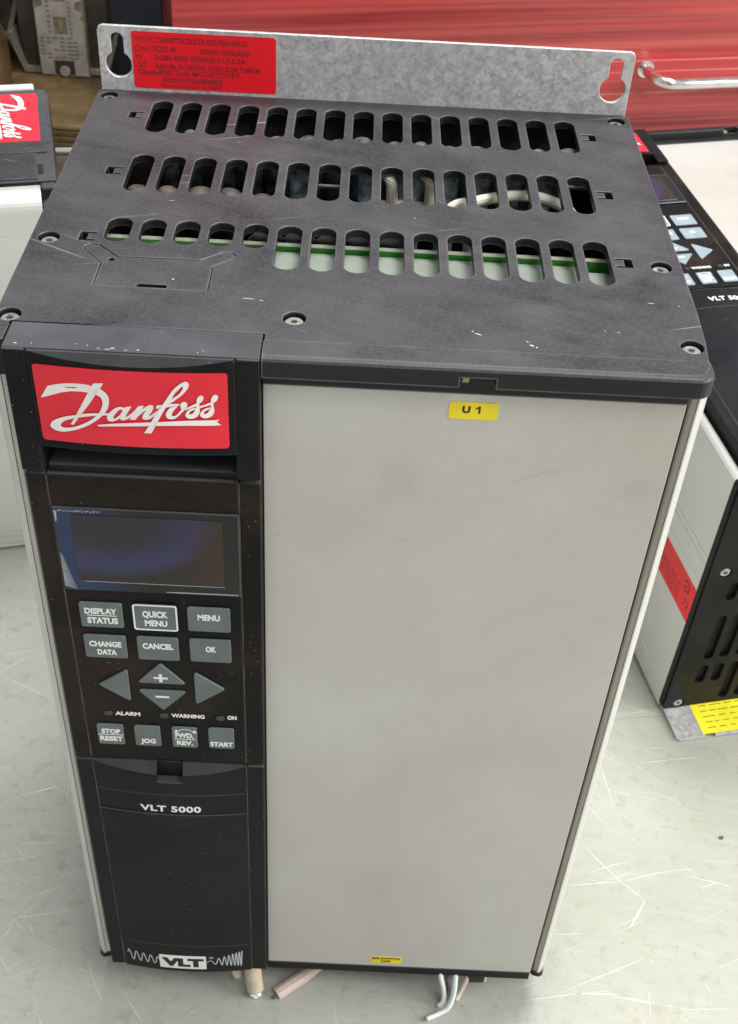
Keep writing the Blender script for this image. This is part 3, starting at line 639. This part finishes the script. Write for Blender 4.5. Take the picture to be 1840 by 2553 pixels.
        for m_ in mes[:2]: link(m_, 'waveform_print', 'print_grey', root)
        link(join(*mes[2:]), 'registered_mark', 'print_grey', root)
# ------------------------------------------------------------------ setting
fl = raw([(-3000, -1500, 0), (3000, -1500, 0), (3000, 4500, 0), (-3000, 4500, 0)], [(0, 1, 2, 3)], False)
floor = tag(link(fl, 'floor', 'floor'), kind='structure')
rb = random.Random(17)
def scratch(a, b, wd, n=7):
    a, b = Vector(a), Vector(b); d = (b-a); L = d.length; d.normalize(); nn = Vector((-d.y, d.x)); bow = rb.uniform(-.03, .03)*L; vs = []; fs = []
    for i in range(n):
        t_ = i/(n-1); p = a+(b-a)*t_+nn*(bow*math.sin(math.pi*t_)+rb.uniform(-.15, .15)); w_ = wd*(.15+.85*math.sin(math.pi*min(max(t_, .02), .98)))*rb.uniform(.6, 1.2)/2
        vs += [(p.x+nn.x*w_, p.y+nn.y*w_, .06), (p.x-nn.x*w_, p.y-nn.y*w_, .06)]
    for i in range(n-1): fs.append((2*i, 2*i+1, 2*i+3, 2*i+2))
    return raw(vs, fs, False)
SCR = [((133, 63.6), (164.8, 68.2), .4), ((164.8, 68.2), (205.2, 78.1), .4), ((143, 91.7), (174.2, 56.6), .5), ((174.2, 56.6), (162.9, 38.7), 1.0), ((198.6, 73.2), (227.1, 66.5), .4), ((145.2, 72.2), (175.7, 82.1), .3),
       ((-211.8, 197.8), (-191.5, 216.1), .5), ((-211.4, 196), (-176.4, 179.1), .5), ((-188.3, 102.4), (-153, 115.2), .5), ((-163.6, 82.2), (-139.8, 80.9), .4), ((-178.4, 62.1), (-157.8, 67.4), .5), ((-161.2, 40), (-140.8, 49.7), .4),
       ((-166.7, 14.6), (-162.9, 24.9), .6), ((-163.2, 28.8), (-132, 35.6), .5), ((-98.7, -8.6), (-87.3, -24.2), .5), ((93.5, -6), (150, 4), .35), ((120, 0), (168, 22), .35), ((185, 150), (230, 158), .3), ((160, 130), (200, 122), .3)]
sm = [scratch(*q) for q in SCR]
for i in range(230):
    if i % 2: x, y = rb.uniform(-260, -95), rb.uniform(-40, 300)
    else: x, y = rb.uniform(80, 300), rb.uniform(-60, 200)
    if i % 9 == 0: x, y = rb.uniform(-110, 120), rb.uniform(-70, -8)
    a_ = rb.choice((rb.gauss(.25, .25), rb.gauss(-.75, .3), rb.uniform(0, 3.1))); l_ = rb.uniform(3, 26)**1.0*rb.choice((.4, 1, 1.3))
    sm.append(scratch((x, y), (x+l_*math.cos(a_), y+l_*math.sin(a_)), rb.choice((.12, .18, .25, .32))))
tag(link(join(*sm), 'scratches', 'floor_scratch', floor), kind='stuff')
seam_ = link(raw([(126, 176, .05), (300, 202, .05), (300, 202.35, .05), (126, 176.3, .05)], [(0, 1, 2, 3)], False), 'sheet_joint', 'joint', floor)
cr = join(box(-1.1, 1.0, -.8, .9, 0, 1.1, .3), box(.2, 1.6, .1, 1.4, 0, .7, .2))
cr_o = link(cr, 'crumb', 'crumb'); cr_o.location = (.2245, .0991, .0); tag(cr_o, 'tiny brown crumb of debris alone on the floor at the lower right', 'debris')

# ------------------------------------------------------------------ the standing drive
G = 'frequency drives'
main = empty('frequency_drive', 'upright black and silver drive standing in the centre with keypad and yellow U 1 tag', 'frequency drive', (0, 0, 0), group=G)
V = dict(zb=22.0, D=184, up=0, top=382.7, flange=0.2, full=True, px=-26.4, kb=189, notch=(-70.0, -59.4), band=(155.6, 169.4), text=(-78.3, 157.6), button='button')
holder = bpy.data.objects.new('h', None)
build_drive(main, V)
T = V['top']
# inside, seen through the slots
def dome(x, y, z, r, h):
    vs, fs = [], []
    prof = [(r, -40)]+[(r*math.cos(math.radians(a)), -h+h*math.sin(math.radians(a))) for a in range(0, 90, 15)]
    for q, dz in prof:
        for k in range(20): vs.append((x+q*math.cos(k*math.pi/10), y+q*math.sin(k*math.pi/10), z+dz))
    n = len(prof)
    for i in range(n-1):
        for k in range(20): fs.append((i*20+k, i*20+(k+1) % 20, (i+1)*20+(k+1) % 20, (i+1)*20+k))
    fs += [tuple(range((n-1)*20, n*20)), tuple(range(20))]
    return raw(vs, fs)
pb = link(join(box(-101, 101, 72.4, 74.0, T-70, T-7.2, 0)), 'circuit_board', 'pcb', main)
link(box(-101, 101, 72.3, 74.2, T-7.18, T-6.8, 0), 'board_edge', 'pcb_edge', pb)
link(join(box(-28.9, 4.5, 52, 71.0, T-40, T-8.5, .3), box(7.2, 80, 52, 71.0, T-40, T-8.5, .3), box(4.3, 7.4, 52, 69, T-40, T-8.8, .2), box(79.8, 88, 52, 67.8, T-40, T-8.8, .2),
          box(-90, -36, 52, 70, T-40, T-9.6, .3)), 'relay_block', 'relay_white', main)
for x, wd in ((-24, 8.4), (2.4, 6), (19.5, 11), (35.5, 7.5), (48, 8), (60.6, 8), (72.8, 8)):
    link(cyl((x*.97, 131+wd/2, 349.5), wd/2, 60, n=20, bev=.8), 'capacitor', 'cap_blue', main)
for x in (-86, -74, -62, -50, -38.5):
    link(dome(x*.965+.5+rb.uniform(-1.5, 1.5), 110.5, 375+rb.uniform(-1, 2), rb.uniform(5, 7), rb.uniform(3, 6)), 'coil', 'brown_coil', main, True)
for i in range(15):
    link(dome(-80.6+i*11.65+rb.uniform(-1, 2.2), 162.5, 375.6+rb.uniform(-1.2, 1.4), rb.uniform(4.2, 6), rb.uniform(3, 6)), 'heatsink_pin', 'cap_grey', main, True)
for x in (-33, -21, -9, 2, 14):
    link(cyl((x, 90, 342), 6.6, 54, n=20, bev=1.2), 'can_capacitor', 'dark', main)
link(box(44, 100, 92, 94, 310, 371, .3), 'coil_board', 'brown_board', main)
link(tube([(30, 112, 366), (35.5, 115.5, 372), (43.5, 118.5, 373), (52, 122.5, 373.3), (60, 124.5, 373.5), (67, 124.5, 373.5), (74, 121.5, 373), (79.5, 116.5, 372), (84, 111, 366), (86, 109, 358)], 2.15, 12), 'inner_cable', 'cable_cream', main)
link(tube([(9, 129, 378), (11.2, 126.5, 377), (12.2, 126.5, 374), (12.6, 127, 366), (11, 129, 362)], 2.2, 10), 'inner_cable', 'cable_cream', main)
link(tube([(24.5, 129, 378), (26.8, 126.5, 377), (27.2, 126.5, 373.5), (27, 127, 366), (25, 129, 362)], 2.2, 10), 'inner_cable', 'cable_cream', main)
link(tube([(5, 127, 364), (12, 128, 365), (22, 128, 365), (31, 127, 364)], 2.4, 10), 'inner_cable', 'sheath_pink', main)
for z in (368, 361, 353): link(box(-17.5, -5.5, 140, 142, z+4, z+4.9, .1), 'bus_bar', 'relay_white', main)
link(box(82, 95, 150, 152, 365, 366, .1), 'bus_bar', 'relay_white', main)
# scuffs of bare plastic on lid and cap
# ------------------------------------------------------------------ the drive lying at the right
Rm = Matrix(((0, 0, 0), (0, 0, 0), (0, 0, 0)))
az, ti, ro = math.radians(12.55), math.radians(3.034), math.radians(-1.21)
B = Matrix(((1, 0, 0), (0, 0, 1), (0, -1, 0)))
R3 = Matrix.Rotation(az, 3, 'Z') @ Matrix.Rotation(ti, 3, 'X') @ Matrix.Rotation(ro, 3, 'Y') @ B
S = 1.0133; C0 = Vector((.396, -305.06, 580.38))
t = Vector((314.385, 164.687, 199.10)); t2 = C0+(t-C0)*S
V2 = dict(zb=35.4, D=188, up=9.3, top=394.0, flange=9.5, full=False, px=-22.0, kb=195.5, notch=(-56, -47.5), band=(172.2, 190.5), text=(-67, 178.6), button='button_pale')
P0 = Vector((0, 100, 35.4))
root2 = empty('frequency_drive', 'black and silver drive lying on its back at the right edge beside the red cabinet', 'frequency drive', group=G)
mw = (Matrix.Translation(t2*K) @ (R3 @ Matrix.Scale(S, 3)).to_4x4())
mw = Matrix.Translation(t2*K) @ (R3*S).to_4x4() if False else Matrix.LocRotScale(t2*K, R3.to_quaternion(), Vector((S, S, S)))
root2.matrix_world = mw
build_drive(root2, V2)
# slotted bottom end plate
hs = []
def sl(x, a, b): hs.append(rr(x-3.1, a, x+3.1, b, 3.05, 6))
for i in range(19):
    x = -91+i*10.1
    if i < 2: sl(x, 148, 165.5)
    else: sl(x, 148.5, 184)
    sl(x, 103, 142.5)
    if i > 0: sl(x, 60, 92)
    else: sl(x, 75.5, 90)
    sl(x, 20, 50)
sc2 = [(-99.5, 183.5), (-99.5, 66), (99.5, 183.5), (99.5, 66)]
hs += [circ(x, y, 3.7) for x, y in sc2]
bp = top_place(plate(rr(-109, 3, 109, 187.4, 1.5), hs, 2.6, .3), 35.4-2.7)
bpo = link(bp, 'end_cover', 'black', root2)
link(box(-108.9, -105, 2, 187.4, 35.45, 38.5, .3), 'end_cover_rim', 'black', root2)
add_screws(root2, sc2, 33.6, True)
for i in range(9): link(tube([(-96+i*22, 150, 60), (-84+i*22, 156, 44), (-72+i*22, 150, 60)], 4.5, 10), 'inner_wire', 'cap_grey', root2)
yl = link(front_place(plate(rr(-91, 11, 60, 34.3, .5), [], .12, .02), 187.95), 'warning_label', 'yellow_pale', root2)
mes = []
rb = random.Random(11)
for r in range(5):
    x = -86.0
    while x < 52:
        l = rb.uniform(2.5, 8); z = 31.2-r*4.1
        mes.append(front_place(plate([(x, z), (x+l, z), (x+l, z+.5), (x, z+.5)], [], .04, 0), 187.83)); x += l+rb.uniform(1.2, 3)
link(join(*mes), 'small_print', 'beige_dark', yl)
rl = link(side_place(plate(rr(-111, 37.5, -84, 142, .6), [], .12, .02), -110.0), 'approval_label', 'rating_red', root2)
mes = []
for r in range(5):
    z = 54.0
    while z < 138:
        l = rb.uniform(1.5, 5); x = -107.5+r*2.6
        mes.append(side_place(plate([(x, z), (x+.8, z), (x+.8, z+l), (x, z+l)], [], .04, 0), -110.13)); z += l+rb.uniform(.7, 1.6)
def arc(cx, cy, r, a, b): return [(cx+r*math.cos(math.radians(a+(b-a)*i/14)), cy+r*math.sin(math.radians(a+(b-a)*i/14))) for i in range(15)]
def side_strip(pts, wd, x):
    vs, fs = [], []; P = [Vector(p) for p in pts]
    for i, p in enumerate(P):
        d = (P[min(i+1, len(P)-1)]-P[max(i-1, 0)]).normalized(); n = Vector((-d.y, d.x))*wd/2
        for q in (p+n, p-n): vs.append((x, -q.x, q.y))
    return raw(vs, [(2*i, 2*i+1, 2*i+3, 2*i+2) for i in range(len(P)-1)], False)
mes.append(side_strip(arc(-91, 47.5, 3.4, 120, 420), 1.3, -110.18)); mes.append(side_strip([(-91, 49), (-91, 46.5)], 1, -110.18))
mes.append(side_strip(arc(-101, 47.5, 3.0, 200, 340), .9, -110.18)); mes.append(side_strip(arc(-101, 44.0, 3.0, 200, 340), .9, -110.18))
link(join(*mes), 'lettering', 'ink_dark', rl)

# ------------------------------------------------------------------ the drive lying at the left, seen from its side
a0 = math.radians(14.5); ex = Vector((math.cos(a0), math.sin(a0), 0)); ey = Vector((-ex.y, ex.x, 0))
o3 = (ex*-93 + ey*-360*-1*-1)
o3 = ex*-93 - ey*-360
o3 = ex*(-93) + ey*(360)
root3 = empty('frequency_drive', 'pale sided drive lying at the left edge with its red logo turned sideways', 'frequency drive', group=G)
root3.matrix_world = Matrix.Translation(o3*K) @ Matrix.Rotation(a0, 4, 'Z')
H3 = 262; X0 = -390
def sec(gro=True):
    p = [(0, 2), (0, 3.2), (.8, 3.6), (.8, 5), (0, 5.4), (0, 8), (1.6, 8.6), (1.6, 11), (0, 11.6), (0, 14), (.8, 14.4), (.8, 15), (0, 15.4), (0, 237.4), (.4, 237.6), (.4, 238.1), (0, 238.3)]
    for i in range(9):
        t_ = math.radians(180-90*i/8); p.append((10+10*math.cos(t_), 252+10*math.sin(t_)))
    p += [(14, 262), (14, 255), (141, 255), (141, 262), (147, 262), (152, 260), (155, 255), (155, 2)]
    return p
link(prism(sec(), X0, 0, 'x'), 'housing', 'silver', root3)
link(join(box(X0, 9.5, 14.2, 140.8, 200, H3+2.5, .8), box(.2, 10, 1, 154, 1, 256, 3, 3), box(.2, 9, 8, 148, 200, H3+1.2, 1.5)), 'end_cap', 'black', root3)
link(box(X0+5, -.6, 16, 50.2, H3+2.3, H3+3.5, .5), 'front_cover', 'lid', root3)
link(box(-.9, 2.8, 22.5, 35.5, H3-4, H3+2.7, 0), 'latch_window', 'dark', root3)
link(box(X0+5, 5.5, 50.9, 64, H3+2.3, H3+3.6, .4), 'side_rail', 'lid', root3)
bb = link(box(X0+5, 8, 64.6, 146, H3+2.3, H3+3.4, .6), 'brand_block', 'black', root3)
lab3 = link(top_place(plate(rr(-34, 66.5, 2.6, 139, 1.2), [], .3, .08), H3+3.4), 'brand_label', 'red_label', root3)
lg = logo_mesh(0, 0, 0, lambda x: 0, 1.26)
for v in lg.vertices: v.co = Vector((-16.5*K+v.co.z, 102.8*K-v.co.x, (H3+3.75)*K-v.co.y))
link(lg, 'lettering', 'logo_white', lab3)
link(box(X0, 1, 148.5, 154.5, 255, H3+4.2, 1), 'far_trim', 'lit_edge_white', root3)  # far silver edge, its bright highlight painted as white

# ------------------------------------------------------------------ cables hanging from the standing drive
sl_ = empty('sheathed_cable', 'short tan sheathed cable with grey cores hanging under the keypad column', 'cable', (-33, -5, 0), group='cables under the drive')
def kid(me, n, m, r):
    for v in me.vertices: v.co -= r.location
    return link(me, n, m, r, True)
kid(tube([(-36, 8, 30), (-35, 1.5, 20), (-33.4, -5, 9), (-32.6, -7.5, 5.2)], 4.3, 16), 'sheath', 'sheath_tan', sl_)
for dx, dz in ((-1.7, 0), (1.5, .3), (0, 1.9), (-.2, -1.6)):
    kid(tube([(-33+dx, -5.5, 8+dz), (-32.6+dx, -8, 4+dz), (-32.3+dx, -9.3, 2.6+dz)], 1.35, 10), 'core', 'cable_white', sl_)
def cable(pts, r, mat, label, n='cable'):
    o = link(tube(pts, r, 12), n, mat, None, True); tag(o, label, 'cable', 'cables under the drive'); return o
o = link(tube([(-43, 6, 26), (-43, 1, 14), (-42, -1, 7)], 2.6, 10), 'cable', 'sheath_tan', None, True); tag(o, 'tan cable tip showing left of the thicker sheathed cable', 'cable', 'cables under the drive')
fc = tube([(12, 24, 27), (2, 10.5, 9.5), (-9, 2.2, 4.4), (-22, -7.4, 3.0)], 3.5, 9, 1)
for v in fc.vertices: v.co.z = max(v.co.z*.72, .0002)
pk = tag(link(fc, 'cable', 'sheath_pink', None, False), 'thick flattened pinkish cable lying on the floor right of the tan sheathed cable', 'cable', 'cables under the drive')
for k in (-1.3, 1.1): link(tube([(-20+k*.5, -6.0+k, 2.2), (-23.3+k*.5, -8.4+k, 2.0)], .85, 8), 'core', 'cap_grey', pk, True)
cable([(66.5, 2, 30), (66.8, -3.4, 18), (66.5, -7.5, 9), (64, -11.5, 3.4), (59, -14, 1.7), (53.4, -16.6, 1.5)], 1.3, 'cable_white', 'long white wire curling forward on the floor under the silver panel')
cable([(58.5, 2, 30), (59.2, -2.6, 20), (61.6, -5.6, 10), (61.8, -8, 4), (59.6, -9.6, 1.4)], 1.25, 'cable_white', 'shorter white wire bending down just left of the long white wire')
cable([(62, 6, 28), (63.5, 2, 14), (64.5, -3, 5), (62, -7, 1.6)], 1.4, 'cap_grey', 'dark grey wire hanging between the two white wires')
cable([(76, 8, 24), (73.5, 1, 12), (70.5, -3, 4), (68.5, -6, 1.5)], 1.3, 'sheath_pink', 'thin pink wire right of the white wires under the silver panel')
cn = empty('wire_connector', 'small black connector block hanging right of the pink wire under the panel', 'connector', (78, 4, 0))
kid(box(73.5, 82, 0, 9, 8.5, 24, .6), 'housing', 'ink_black', cn); kid(box(82, 83.2, 0, 8, 9.5, 24, .3), 'rim', 'cable_white', cn)
link(box(-70, 70, 30, 150, 2, 23, 1), 'terminal_base', 'dark', main)

# ------------------------------------------------------------------ red cabinet behind
az2 = math.radians(12.55)
rc = empty('red_cabinet', 'red lacquered cabinet with ribbed front and chrome handle behind the drives', 'cabinet')
rc.matrix_world = Matrix.Translation(Vector((-197, 935, 0))*K) @ Matrix.Rotation(az2, 4, 'Z')
rb = random.Random(4); z = 0; prof = []
while z < 470:
    h = rb.choice((5, 8, 12, 18, 26)); d = rb.uniform(0, 1.6)
    prof += [(-d, z+.6), (-d-rb.uniform(-.5, .6), z+h-.6)]; z += h
prof = [(40, 0)]+[(0, 0)]+prof+[(0, 480), (40, 480)]
link(prism(prof, 0, 1500, 'x'), 'front_panel', 'red_paint', rc)
link(box(0, 1500, 41, 420, 0, 480, 2), 'carcass', 'red_paint', rc)
hx = 0
hm = tube([(520, 1, 88), (520.5, -12, 87.5), (523, -27, 86.5), (532, -37, 86), (546, -40, 85.5), (600, -40, 85.5), (700, -40, 85.5), (728, -37, 85.5), (738, -24, 86), (739, 1, 86)], 6, 16)
link(hm, 'handle', 'chrome', rc, True)
link(cyl((520, -1.0, 88), 9.5, 3, 'y', 24, bev=.8), 'handle_mount', 'chrome', rc)

# ------------------------------------------------------------------ old electrical parts behind at the left
tr = empty('transformer', 'varnished brown laminated transformer block lying behind the left drive', 'transformer', (-330, 955, 0))
def rel(me, r):
    for v in me.vertices: v.co -= r.location
    return me
for k in range(6):
    z = 3+k*3.6; link(rel(box(-520, -230, 952-(k % 2)*2.2, 1060, z, z+3.2, .7), tr), 'lamination', 'olive', tr)
link(rel(box(-522, -226, 948, 1230, 25, 31, 2.5), tr), 'top_plate', 'olive', tr)
link(rel(box(-430, -240, 880, 947, 0, 2.5, .5), tr), 'floor_shade', 'beige_dark', tr)  # dark sheet laid for the shaded floor before the block
link(rel(tube([(-345, 938, 6), (-325, 940, 6), (-310, 942, 6)], 4, 10), tr), 'tie_bolt', 'chrome', tr)
co = link(rel(cyl((-475, 1010, 60), 62, 140, 'x', 40, bev=6), tr), 'winding', 'olive', tr)

def contactor(x0, x1, y, z, label, extra):
    r = empty('contactor', label, 'contactor', ((x0+x1)/2, y, z), group='old contactors behind the left drive')
    w_ = x1-x0
    link(rel(box(x0-24, x1+26, y+10, y+80, z, z+170, 3), r), 'base', 'beige_dark', r)
    for s in (-1, 1):
        xx = x0-1 if s < 0 else x1+1
        p = [(xx, 2), (xx+s*20, 2), (xx+s*34, 40), (xx+s*34, 46), (xx+s*30, 46), (xx+s*17, 8), (xx, 8)]
        me = prism([(a, b+z) for a, b in p], 0, 1, 'y')
        for v in me.vertices: v.co.y = (y+4)*K+v.co.y*50
        link(rel(me, r), 'side_leg', 'beige_old', r)
    body = link(rel(box(x0-1.5, x1+1.5, y, y+24, z, z+170, 1.2), r), 'housing', 'beige_old', r)
    n0 = [(x0, z+3), (x0+w_*.28, z+3), (x0+w_*.28, z+19), (x0+w_*.72, z+19), (x0+w_*.72, z+2), (x1, z+2), (x1, z+63), (x1-4, z+66), (x1, z+72), (x1-8, z+76), (x1-8, z+84), (x1, z+86), (x1, z+150), (x0, z+150), (x0, z+87), (x0+9, z+86), (x0+9, z+79), (x0, z+76)]
    wins = [[(x0+w_*.37, z+48), (x0+w_*.64, z+48), (x0+w_*.64, z+68), (x0+w_*.37, z+68)], [(x0+w_*.37, z+84), (x0+w_*.64, z+84), (x0+w_*.64, z+104), (x0+w_*.37, z+104)]]
    lb = link(rel(front_place(plate(n0, wins, 1.6, .3), y), r), 'marking_plate', 'label_old', r)
    for wn in wins:
        cx = (wn[0][0]+wn[1][0])/2; link(rel(box(cx-2.6, cx+2.6, y-1.2, y+.5, wn[0][1]+3, wn[2][1]-3, 1), r), 'status_pin', 'brass', r)
    link(rel(box(x0+w_*.30, x0+w_*.70, y-.4, y, z+3, z+18, 0), r), 'screw_well', 'beige_dark', r)
    link(rel(cyl((x0+w_*.5, y-1.2, z+7), 6, 3, 'y', 20, bev=.6), r), 'terminal_screw', 'label_old', r)
    mes = []; rb = random.Random(extra)
    for i in range(6):
        for j in range(6):
            zz = z+21+i*4.4; xx = x0+2+j*(w_-8)/6
            if zz > z+46 or rb.random() < .15: continue
            mes.append(front_place(plate([(xx, zz), (xx+5, zz), (xx+5, zz+2.4), (xx, zz+2.4)], [], .05, 0), y-1.62))
    for i in range(26): mes.append(front_place(plate([(x0+w_*.69, z+20+i*4.8), (x0+w_*.74, z+20+i*4.8), (x0+w_*.74, z+22.6+i*4.8), (x0+w_*.69, z+22.6+i*4.8)], [], .05, 0), y-1.62))
    for i in range(12): mes.append(front_place(plate([(x0+w_*.24, z+50+i*5.6), (x0+w_*.31, z+50+i*5.6), (x0+w_*.31, z+53+i*5.6), (x0+w_*.24, z+53+i*5.6)], [], .05, 0), y-1.62))
    link(rel(join(*mes), r), 'small_print', 'ink_grey', lb)
contactor(-375, -321, 1083, 31, 'dusty beige contactor with a windowed marking plate standing on the brown transformer', 1)
contactor(-500, -436, 1105, 60, 'blurred grey contactor half cut off at the top left corner', 2)
nb = empty('equipment_case', 'dark navy metal case standing between the contactor and the red cabinet', 'case', (-265, 1110, 0))
link(rel(box(-300, -233, 1100, 1300, 0, 420, 3), nb), 'body', 'navy', nb)
link(rel(box(-301.5, -296, 1098.5, 1104, 0, 420, .6), nb), 'edge_trim', 'beige_dark', nb)
link(rel(box(-700, -305, 1250, 1500, 0, 520, 4), nb), 'rear_backdrop', 'beige_dark', None)  # added backdrop block, keeps the area behind the contactors dark
tag(bpy.data.objects['rear_backdrop'], 'dark brown backdrop added behind the two contactors', 'cabinet')
bpy.data.objects['rear_backdrop'].location = nb.location
link(rel(box(-236, -150, 1320, 1600, 0, 520, 4), nb), 'dark_backdrop', 'dark', None)  # added black block standing in for the dark gap
tag(bpy.data.objects['dark_backdrop'], 'black locker added for the dark gap left of the red cabinet', 'backdrop')
bpy.data.objects['dark_backdrop'].location = nb.location
for o in list(bpy.data.objects):
    if o.name == 'h': bpy.data.objects.remove(o)

# ------------------------------------------------------------------ pale scuffs and chips on the lid and the brand block
rb = random.Random(21)
def flake(cx, cy, z, l, w_, a):
    pts = []
    for i in range(9):
        t_ = 2*math.pi*i/9; r = rb.uniform(.55, 1.1); x = l*r*math.cos(t_); y = w_*r*math.sin(t_)
        pts.append((cx+x*math.cos(a)-y*math.sin(a), cy+x*math.sin(a)+y*math.cos(a), z))
    return raw(pts, [tuple(range(9))], False)
fk = []
for cx, cy, l, w_, a in ((54.5, 5.6, 1.0, .35, -.6), (53.2, 7.6, .9, .2, 2.5), (55.8, 4.6, .4, .3, 0), (38.5, 10.5, 1.6, .25, -.4), (36.8, 12, .5, .2, .3), (82, 15.5, .7, .12, .2), (78, 16, .5, .1, 0),
                         (95, 34, 1.3, .16, -.1), (104, 33, .6, .15, -.3), (-33, 24.5, 2.0, .14, -.1), (-29, 23.8, .9, .12, -.2), (-58, 34, .6, .35, 1.2), (20, 84, .25, .25, 0), (-47, 139, .3, .2, 0), (-66, 88, 1.5, .12, .05)):
    fk.append(flake(cx, cy, 382.74, l, w_, a))
link(join(*fk), 'scuff_marks', 'chip_white', main)['kind'] = 'stuff'
fk = []
for cx, cy, l, w_, a in ((-70, -7.6, .9, .22, .3), (-74, -7.9, .6, .2, -.2), (-77.5, -6.6, .35, .2, 0), (-71.5, -8.2, 1.2, .15, .1), (-62.5, -7.9, .5, .3, .6), (-45, -7.7, .3, .2, 0), (-43.5, -6.5, .25, .2, 1), (-98.5, -7.2, .7, .25, .1), (-94, -6.9, .4, .2, 0), (-81, -6.2, .3, .15, 0), (-66, -8.3, .5, .15, .4)):
    fk.append(flake(cx, cy, 382.99, l, w_, a))
link(join(*fk), 'scuff_marks', 'chip_white', main)['kind'] = 'stuff'
